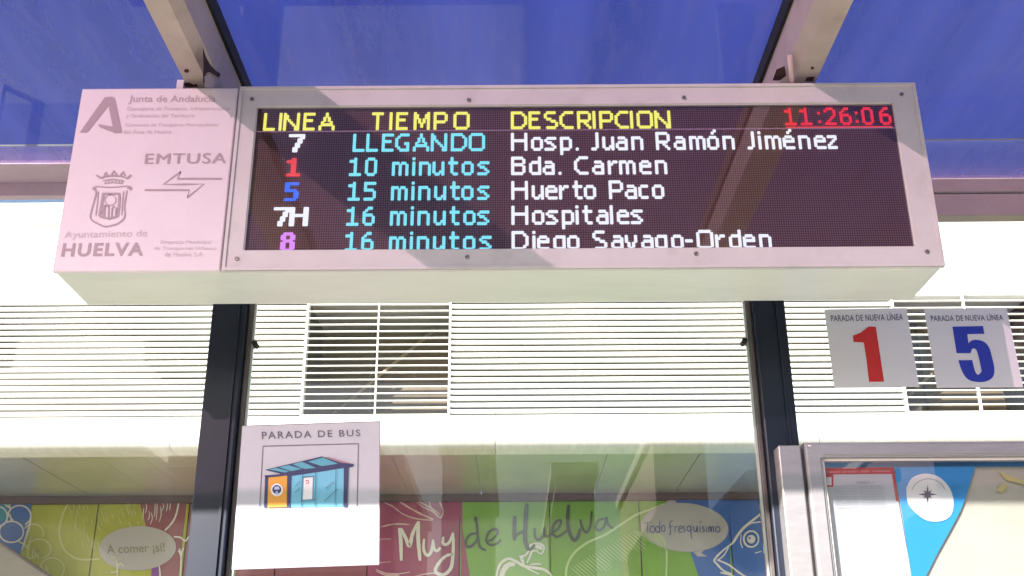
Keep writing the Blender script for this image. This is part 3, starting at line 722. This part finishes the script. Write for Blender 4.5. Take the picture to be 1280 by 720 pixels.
text_print('lettering', 'HUELVA', [(79, 304), (180, 303), (178.5, 319.5), (76, 321)], YP, M_print, lp, .03, 1.15)
text_print('lettering', 'Empresa Municipal', [(201, 300), (264, 300), (263.5, 306), (200.5, 306)], YP, M_print2, lp, 0)
text_print('lettering', 'de Transportes Urbanos', [(193, 308), (271, 308), (270.5, 313.5), (192.5, 313.5)], YP, M_print2, lp, 0)
text_print('lettering', 'de Huelva S.A.', [(206, 315), (255, 315), (254.5, 320.5), (205.5, 320.5)], YP, M_print2, lp, 0)
strokes('crest', [{'w': 1.4, 'p': [(170, 220), (195, 207), (280, 212), (385, 205), (408, 220)]}, {'w': 2.0, 'p': [(185, 215), (192, 250), (165, 350), (158, 390), (175, 415), (230, 442), (262, 446), (320, 430), (358, 400), (366, 370), (362, 330), (378, 230)]},
                  {'w': 3.0, 'p': [(170, 218), (190, 228)]}, {'w': 3.2, 'p': [(380, 212), (405, 224)]},
                  {'w': 1.2, 'p': [(205, 235), (200, 300), (190, 380)]}, {'w': 1.2, 'p': [(358, 235), (350, 300), (345, 380)]}], 1.5, YP, M_print, lp, 4, .1, 0, A2)
strokes('crest', [{'w': 2.6, 'p': [(232, 250), (335, 250)]}, {'w': 3.4, 'p': [(236, 248), (222, 330), (212, 385)]}, {'w': 3.0, 'p': [(333, 248), (330, 320), (322, 385)]},
                  {'w': 2.4, 'p': [(212, 385), (265, 400), (322, 386)]}, {'w': 4.0, 'p': [(238, 320), (236, 385)]}, {'w': 1.6, 'p': [(268, 320), (266, 395)]}, {'w': 1.6, 'p': [(288, 335), (284, 390)]},
                  {'w': 1.6, 'p': [(288, 335), (300, 325), (312, 335), (308, 385)]}, {'w': 1.6, 'p': [(225, 318), (262, 322)]}], 2, YP, M_print, lp, 1, 0, 0, A2)
strokes('crest', [{'w': 1.5, 'p': ell(278, 288, 34, 32, 16)+[(312, 288)]}], 1.3, YP, M_print3, lp, 1, 0, 0, A2)
strokes('crest', [{'w': 2.2, 'p': [(195, 138), (218, 156)]}, {'w': 2.4, 'p': [(240, 142), (252, 122), (262, 142)]}, {'w': 2.4, 'p': [(285, 136), (300, 112), (315, 136)]},
                  {'w': 2.4, 'p': [(338, 140), (356, 118), (366, 142)]}, {'w': 2.2, 'p': [(380, 158), (402, 136)]}, {'w': 1.8, 'p': [(218, 156), (250, 145), (300, 140), (350, 146), (378, 158)]}], 2, YP, M_print, lp, 1, 0, 0, A2)
strokes('crest', [{'w': 1.6, 'p': [(232, 172), (290, 162), (358, 172)]}, {'w': 1.6, 'p': [(240, 188), (290, 182), (350, 188)]}] +
        [{'w': 1.6, 'p': [(x, 166), (x+8, 184)]} for x in (245, 265, 285, 305, 325, 342)], 2, YP, M_print3, lp, 1, 0, 0, A2)
# hanging brackets on the sign top
M_brk = mat('white_bracket', (.7, .68, .7), .45)
pb = P(989, 104, YS+.03); pt_ = P(987, 70, YS+.03)
cyl('hanging_rod', Qz(987, 70, ZB0+.01), P(990, 105, YS+.006), .006, mat('pink_bracket', (.62, .45, .43), .5), dsp, 10)
for dx in (-.03, .045):
    box('bracket', pb.x+dx-.012, pb.x+dx+.012, YS+.05, YS+.08, Z1-.002, ZB0+.0, M_rust, dsp, .002)
pb2 = P(226, 104, YS+.03)
box('bracket', pb2.x-.006, pb2.x+.010, YS+.02, YS+.06, Z1-.002, Z1+.035, M_brk, dsp, .001)
for dx, hh in ((.04, .03), (.085, .028), (.105, .05)):
    box('bracket', pb2.x+dx-.010, pb2.x+dx+.010, YS+.05, YS+.09, Z1-.002, ZB0-.001 if hh > .04 else Z1+hh, M_rust if hh < .05 else M_brk, dsp, .002)
# corroded hole and bolt on the beams (thin dark patches on the underside)
def under(name, pts, Z, m, parent, dz=-.0015):
    return new_mesh(name, [Qz(x, y, Z+dz) for x, y in pts], [list(range(len(pts)))], m, parent)
def B6(x, y): return (180+x/7.2, 40+y/7.2)
xs_ = -.707+BW*.5+.0015
new_mesh('corroded_hole', [PX(*B6(*p), xs_) for p in ((528, 130), (560, 230), (600, 300), (650, 350), (690, 375), (675, 412), (630, 385), (590, 360), (560, 370), (545, 460), (530, 450), (535, 300))], [list(range(12))], M_rust, sh)
new_mesh('corroded_hole', [PX(*B6(*p), xs_+.0008) for p in ((545, 395), (600, 380), (640, 420), (690, 440), (690, 500), (545, 500))], [list(range(6))], M_beam, sh)
under('bolt_hole', [B6(384+24*math.cos(a*.6), 350+18*math.sin(a*.6)) for a in range(10)], ZB0, M_rust, sh)
under('rust_patch', [B6(*p) for p in ((355, 460), (400, 455), (450, 475), (500, 450), (530, 450), (530, 495), (360, 495))], ZB0, M_rust, sh)
under('bolt_hole', [(860+385/2.483+2.6*math.cos(a*.6), 211/2.483+2*math.sin(a*.6)) for a in range(10)], ZB0, M_rust, sh)
under('rust_patch', [(860+x/2.483, y/2.483) for x, y in ((275, 215), (300, 205), (305, 235), (285, 250), (262, 250))], ZB0, M_rust, sh)
under('rust_patch', [(860+x/2.483, y/2.483) for x, y in ((330, 243), (360, 240), (392, 238), (388, 252), (330, 252))], ZB0, M_rust, sh)

# ------------------------------------------------------------------ paper notices on the glass
YN = YG-.006
def notice(name, label, quad, cat='notice', group=None, m=None):
    o = tag(empty(name), label, cat, group)
    poly_print('sheet', [quad], YN-.002, m or M_paper, o, .0018)
    return o
M_red = mat('print_red', (.62, .025, .02), .5); M_blue = mat('print_blue', (.02, .04, .42), .5); M_txt = mat('print_grey_blue', (.10, .10, .17), .6)
YT = YN-.0028
n1 = notice('paper_notice', 'square grey paper notice with a big red number 1 stuck on the glass', [(1030.4, 386.5), (1133, 384.8), (1149.2, 483.4), (1043, 484.3)], group='new line notices on the glass', m=M_paper2)
def N1(x, y): return (1025+x/5.54, 370+y/5.54)
def N5(x, y): return (1150+x/5.54, 370+y/5.54)
text_print('lettering', 'PARADA DE NUEVA LÍNEA', [N1(72, 122), N1(570, 112), N1(576, 168), N1(78, 176)], YT, M_txt, n1, .012, 1.08)
poly_print('numeral', [[N1(228, 275), N1(280, 255), N1(335, 212), N1(386, 212), N1(415, 400), N1(444, 593), N1(340, 595), N1(322, 440), N1(303, 322), N1(232, 318)]], YT, M_red, n1)
n5 = notice('paper_notice', 'square grey paper notice with a big blue number 5 stuck on the glass', [(1155.4, 386.6), (1258.3, 385.2), (1279, 484), (1171.3, 484.6)], group='new line notices on the glass', m=M_paper2)
text_print('lettering', 'PARADA DE NUEVA LÍNEA', [N5(70, 125), N5(570, 120), N5(578, 168), N5(78, 176)], YT, M_txt, n5, .012, 1.08)
five = [(225, 212), (436, 208), (446, 262), (328, 264), (336, 328)] + catmull([(336, 328), (352, 312), (385, 303), (440, 315), (478, 355), (498, 420), (515, 500), (505, 560), (455, 592), (385, 594), (330, 575), (293, 525), (266, 445)], 4)[1:] + \
    catmull([(362, 444), (378, 510), (398, 545), (420, 530), (424, 505), (400, 400), (385, 368), (362, 366), (350, 396)], 4) + [(254, 396)]
poly_print('numeral', [[N5(*p) for p in five]], YT, M_blue, n5)

# bus stop sheet
YN2 = YG-.036-.004
YN = YN2
ps = notice('bus_stop_sheet', 'tall white sheet with a drawing of a blue bus shelter beside the left post', [(302.9, 532), (475.2, 526.3), (473.8, 705.8), (289.6, 712)], 'poster')
M_edge2 = mat('sheet_edge_grey', (.22, .2, .26), .6)
strokes('sheet_edge', [[(302.9, 532.3), (475.4, 526.6)], [(475, 526.4), (473.6, 706)], [(473.8, 705.6), (289.8, 711.8)]], .9, YN-.0025, M_edge2, ps, 1, 0)
def S1(x, y): return (300+x/5.76, 525+y/5.76)
YT = YN-.0032
text_print('lettering', 'PARADA DE BUS', [S1(155, 84), S1(865, 68), S1(867, 116), S1(158, 137)], YT, mat('print_slate', (.14, .13, .18), .6), ps, .012, 1.25)
M_ln = mat('print_outline', (.12, .10, .16), .6); M_nv = mat('print_navy', (.035, .045, .13), .6); M_sky = mat('print_sky_blue', (.17, .50, .68), .6)
M_sky2 = mat('print_teal', (.10, .36, .48), .6); M_or = mat('print_orange', (.72, .34, .05), .6); M_wh = mat('print_white', (.8, .8, .84), .6); M_mau = mat('print_mauve', (.35, .2, .25), .6)
def sp_(name, polys, m, k=0):
    for q in polys: poly_print(name, [[S1(*p) for p in q]], YT-.0004*k, m, ps)
strokes('drawing_frame', [[(142, 625), (165, 190)], [(165, 188), (852, 170)], [(852, 168), (843, 620)]], .9, YT, M_ln, ps, 1, 0, 0, S1)
strokes('drawing_frame', [[(415, 645), (520, 652), (690, 662)]], .6, YT, mat('faint_grey', (.42, .42, .46), .6), ps, 1, 0, 0, S1)
sp_('shelter_drawing', [[(365, 405), (760, 345), (755, 625), (358, 628)]], M_sky, 1)
sp_('shelter_drawing', [[(180, 358), (590, 262), (820, 318), (815, 335), (745, 345), (372, 402), (330, 395)]], M_nv, 2)
sp_('shelter_drawing', [[(205, 355), (262, 345), (355, 370), (320, 378)], [(280, 340), (350, 325), (445, 352), (372, 368)], [(378, 318), (445, 300), (545, 345), (470, 352), (440, 345)],
                        [(490, 300), (598, 270), (705, 315), (590, 332)]], M_sky2, 3)
sp_('shelter_drawing', [[(600, 266), (640, 268), (820, 318), (730, 308)]], M_mau, 4)
sp_('shelter_drawing', [[(170, 400), (345, 385), (345, 400), (190, 412)], [(180, 405), (200, 405), (192, 632), (172, 632)], [(345, 395), (370, 400), (362, 630), (342, 630)],
                        [(748, 340), (780, 338), (772, 626), (744, 626)]], M_nv, 5)
sp_('shelter_drawing', [[(205, 415), (340, 400), (336, 626), (197, 630)]], M_or, 6)
poly_print('bus_symbol', [ell(*S1(265, 503), 7.6, 8.0, 24)], YT-.0030, M_wh, ps)
poly_print('bus_symbol', [ell(*S1(265, 500), 5.6, 5.6, 20)], YT-.0034, M_nv, ps)
poly_print('bus_symbol', [[S1(248, 480), S1(280, 478), S1(286, 500), S1(246, 502)], [S1(258, 512), S1(272, 512), S1(272, 540), S1(256, 540)]], YT-.0038, mat('print_pale_blue', (.5, .55, .8), .6), ps)
sp_('shelter_drawing', [[(460, 415), (525, 408), (520, 570), (452, 575)]], M_wh, 7)
strokes('shelter_drawing', [{'w': 1.0, 'p': [(450, 390), (442, 622)]}, {'w': .8, 'p': [(545, 375), (540, 622)]}, {'w': .8, 'p': [(690, 355), (684, 622)]}, {'w': .8, 'p': [(395, 480), (435, 440)]},
                            {'w': .8, 'p': [(395, 525), (435, 485)]}, {'w': .8, 'p': [(615, 495), (675, 445)]}, {'w': .8, 'p': [(605, 585), (705, 495)]}, {'w': .8, 'p': [(445, 578), (540, 574)]},
                            {'w': 1.0, 'p': [(452, 412), (530, 405)]}], 1, YT-.004, mat('print_line_blue', (.06, .16, .25), .6), ps, 1, 0, 0, S1)
strokes('shelter_drawing', [{'w': 1.0, 'p': [(470, 440), (490, 432), (492, 455), (475, 455)]}], 1, YT-.0042, M_red, ps, 1, 0, 0, S1)

# ------------------------------------------------------------------ information case at the right
YI = 2.44
ic = tag(empty('information_case'), 'silver framed information case with a blue pennant poster at the lower right', 'display case')
fx0_ = (P(1004, 553, YI).x+P(1025, 720, YI).x)/2
fz1_ = P(1004, 552.5, YI).z
fxr = fx0_+1.05; fzb = fz1_-1.25
tf = .045
ixa = (P(1027, 572, YI).x+P(1044, 720, YI).x)/2+.002; iza = P(1028, 571, YI).z
bm = bmesh.new(); ring(bm, [(fx0_, fzb), (fxr, fzb), (fxr, fz1_), (fx0_, fz1_)], [(ixa, fzb+.05), (fxr-.05, fzb+.05), (fxr-.05, iza), (ixa, iza)], YI, YI+.06)
bmesh.ops.recalc_face_normals(bm, faces=bm.faces)
bmesh.ops.bevel(bm, geom=[e for e in bm.edges if all(abs(v.co.y-YI) < 1e-5 for v in e.verts)], offset=.006, segments=3, affect='EDGES')
from_bm('frame', bm, M_steel, ic)
bm = bmesh.new(); ring(bm, [(ixa+.0005, fzb+.051), (fxr-.051, fzb+.051), (fxr-.051, iza-.0005), (ixa+.0005, iza-.0005)], [(ixa+.006, fzb+.06), (fxr-.06, fzb+.06), (fxr-.06, iza-.007), (ixa+.006, iza-.007)], YI+.012, YI+.03)
bmesh.ops.recalc_face_normals(bm, faces=bm.faces); from_bm('inner_trim', bm, mat('trim_cream', (.6, .57, .52), .5), ic)
sx0 = (P(975, 556, YI).x+P(987, 720, YI).x)/2
box('side_profile', sx0, fx0_-.009, YI+.004, YI+.055, fzb, P(980, 556, YI).z, M_steel, ic, .003)
box('side_profile', fx0_-.0085, fx0_-.001, YI+.02, YI+.055, fzb, P(980, 558, YI).z, mat('dark_slot', (.12, .11, .11), .5), ic)
po = new_mesh('poster', [(ixa+.001, YI+.040, fzb+.051), (fxr-.051, YI+.040, fzb+.051), (fxr-.051, YI+.040, iza-.001), (ixa+.001, YI+.040, iza-.001)], [[0, 1, 2, 3]],
              mat('poster_map_cream', (.55, .52, .47), .5, var=.12, scale=5), ic)
YQ = YI+.038
def I1(x, y): return (980+x/4, 540+y/4)
def ip(name, polys, m, k=0):
    for q in polys: poly_print(name, [[I1(*p) for p in q]], YQ-.001*k, m, po)
M_pb = mat('poster_blue', (.035, .30, .72), .4); M_pb2 = mat('poster_strip_blue', (.04, .24, .60), .4); M_pr = mat('poster_red', (.60, .06, .07), .5)
ip('poster_field', [[(188, 130), (1300, 120), (1300, 172), (188, 180)]], M_pb2, 0)
ip('poster_field', [[(200, 178), (548, 176), (572, 348), (560, 352), (215, 352)]], M_pr, 1)
ip('poster_field', [[(247, 212), (538, 210), (560, 345), (573, 349), (646, 762), (262, 762), ][:6]+[(253, 275), (247, 274)]], mat('poster_white', (.58, .58, .64), .5), 2)
ip('poster_field', [[(201, 276), (256, 274), (266, 760), (216, 760)]], mat('poster_white', (.58, .58, .64), .5), 3)
ip('poster_field', [[(232, 560), (245, 560), (255, 670), (238, 675)]], mat('poster_yellow', (.75, .6, .12), .5), 4)
text_print('poster_lettering', '1', [I1(212, 226), I1(236, 226), I1(238, 266), I1(214, 266)], YQ-.005, M_wh, po, .04)
text_print('poster_lettering', 'PARADA DE NUEVA LÍNEA · HORARIOS', [I1(215, 192), I1(530, 186), I1(531, 200), I1(216, 207)], YQ-.005, mat('poster_pink', (.75, .35, .36), .5), po, .02)
M_gt = mat('poster_grey_text', (.40, .40, .50), .6)
text_print('poster_lettering', 'LÍNEA 1', [I1(362, 243), I1(445, 241), I1(446, 254), I1(363, 256)], YQ-.005, M_gt, po, .02)
for (x0_, x1_) in ((258, 368), (382, 500)):
    for r in range(9):
        y_ = 268+r*13 if r < 4 else 268+r*13
        text_print('poster_lettering', 'salidas cada quince minutos' if r % 2 else 'laborables sábados festivos', [I1(x0_-8+r*2, y_), I1(x1_-6+r*2, y_-3), I1(x1_-6+r*2, y_+5), I1(x0_-8+r*2, y_+8)], YQ-.005, M_gt, po, .01)
ip('pennant', [[(550, 174), (955, 172), (915, 310), (880, 400), (815, 520), (770, 600), (690, 760), (642, 760), (600, 470)]], M_pb, 6)
poly_print('compass', [[I1(*p) for p in catmull([(612, 280), (640, 230), (700, 208), (770, 222), (825, 275), (848, 345), (835, 415), (785, 445), (715, 442), (655, 400), (618, 350), (612, 280)], 4)[:-1]]], YQ-.008, M_wh, po)
strokes('compass', [[I1(*p) for p in ell(722, 318, 88, 84, 26, 200, 340)]], 1.1, YQ-.009, mat('compass_grey', (.4, .42, .5), .6), po, 1, 0)
cx, cy = 718, 312
star = []
for i in range(16):
    r = (46, 14, 28, 14)[i % 4]; a = math.radians(-90+i*22.5); star.append(I1(cx+r*math.cos(a)*1.05, cy+r*math.sin(a)*1.05))
poly_print('compass', [star], YQ-.0095, M_nv, po)
ip('poster_field', [[(1065, 190), (1110, 240), (1200, 262), (1300, 275), (1300, 258), (1190, 240), (1120, 215)], [(1060, 290), (1100, 255), (1120, 275), (1090, 305)]], mat('map_yellow', (.62, .55, .25), .5), 5)
box('front_glass', ixa+.007, fxr-.061, YI+.016, YI+.020, fzb+.061, iza-.008, M_glass, ic)

# ------------------------------------------------------------------ awning end at the lower left, in front of the mural
aw = tag(empty('awning'), 'grey sloping canopy panel cutting across the mural at the lower left corner', 'awning')
YW = 7.2
a0, a1 = P(-60, 640, YW), P(70, 726, YW)
d = 1.6
def aw_pts(o): return [a0+o, a1+o, a1+o+Vector((0, 0, -.5)), a0+o+Vector((0, 0, -.9))]
f, bk = aw_pts(Vector((0, 0, 0))), aw_pts(Vector((0, .05, 0)))
new_mesh('panel', f+bk, [[0, 3, 2, 1], [4, 5, 6, 7], [0, 1, 5, 4], [1, 2, 6, 5], [2, 3, 7, 6], [3, 0, 4, 7]], mat('grey_canvas', (.27, .245, .22), .7, var=.1), aw)
cyl('edge_tube', a0+Vector((0, -.004, .004)), a1+Vector((0, -.004, .004)), .009, mat('awning_edge', (.16, .12, .12), .5), aw, 8)
box('support_post', a0.x-.3, a0.x-.24, YW+.055, YW+.11, 0, a0.z, M_steel, aw)

# ------------------------------------------------------------------ buildings across the street (only in reflections; slim ones added, gaps give pale bands)
def far_building(label, x0, x1, h, colr):
    b = tag(empty('street_building'), label, 'building')
    m = mat(label, colr, .8, var=.1)
    box('wall', x0, x1, -26, -18, 0, h, m, b)
    box('cornice', x0-.1, x1+.1, -26.1, -17.8, h+.001, h+.25, mat('cornice_white', (.7, .68, .64), .6), b)
    mw = mat('dark_window', (.03, .035, .04), .1)
    z = 1.2
    while z+1.5 < h:
        x = x0+.8
        while x+1.2 < x1:
            w_ = box('window', x, x+1.1, -18.0, -17.96, z, z+1.5, mw, b); x += 2.2
        z += 2.9
far_building('cream rendered building across the street', -16, -8.6, 7.5, (.55, .48, .38))
far_building('ochre rendered building across the street', -7.2, -2.4, 6.8, (.50, .36, .2))
far_building('slim white block added for reflections across the street', -1.5, -.5, 7.2, (.68, .66, .62))
far_building('slim grey block added for reflections across the street', .9, 1.7, 6.6, (.4, .4, .4))
far_building('slim pink block added for reflections across the street', 3.0, 4.1, 7.4, (.55, .38, .34))
far_building('long white rendered building across the street', 5.0, 8, 6.4, (.68, .66, .62))
far_building('terracotta rendered building across the street', 8.9, 20, 7.8, (.42, .26, .18))
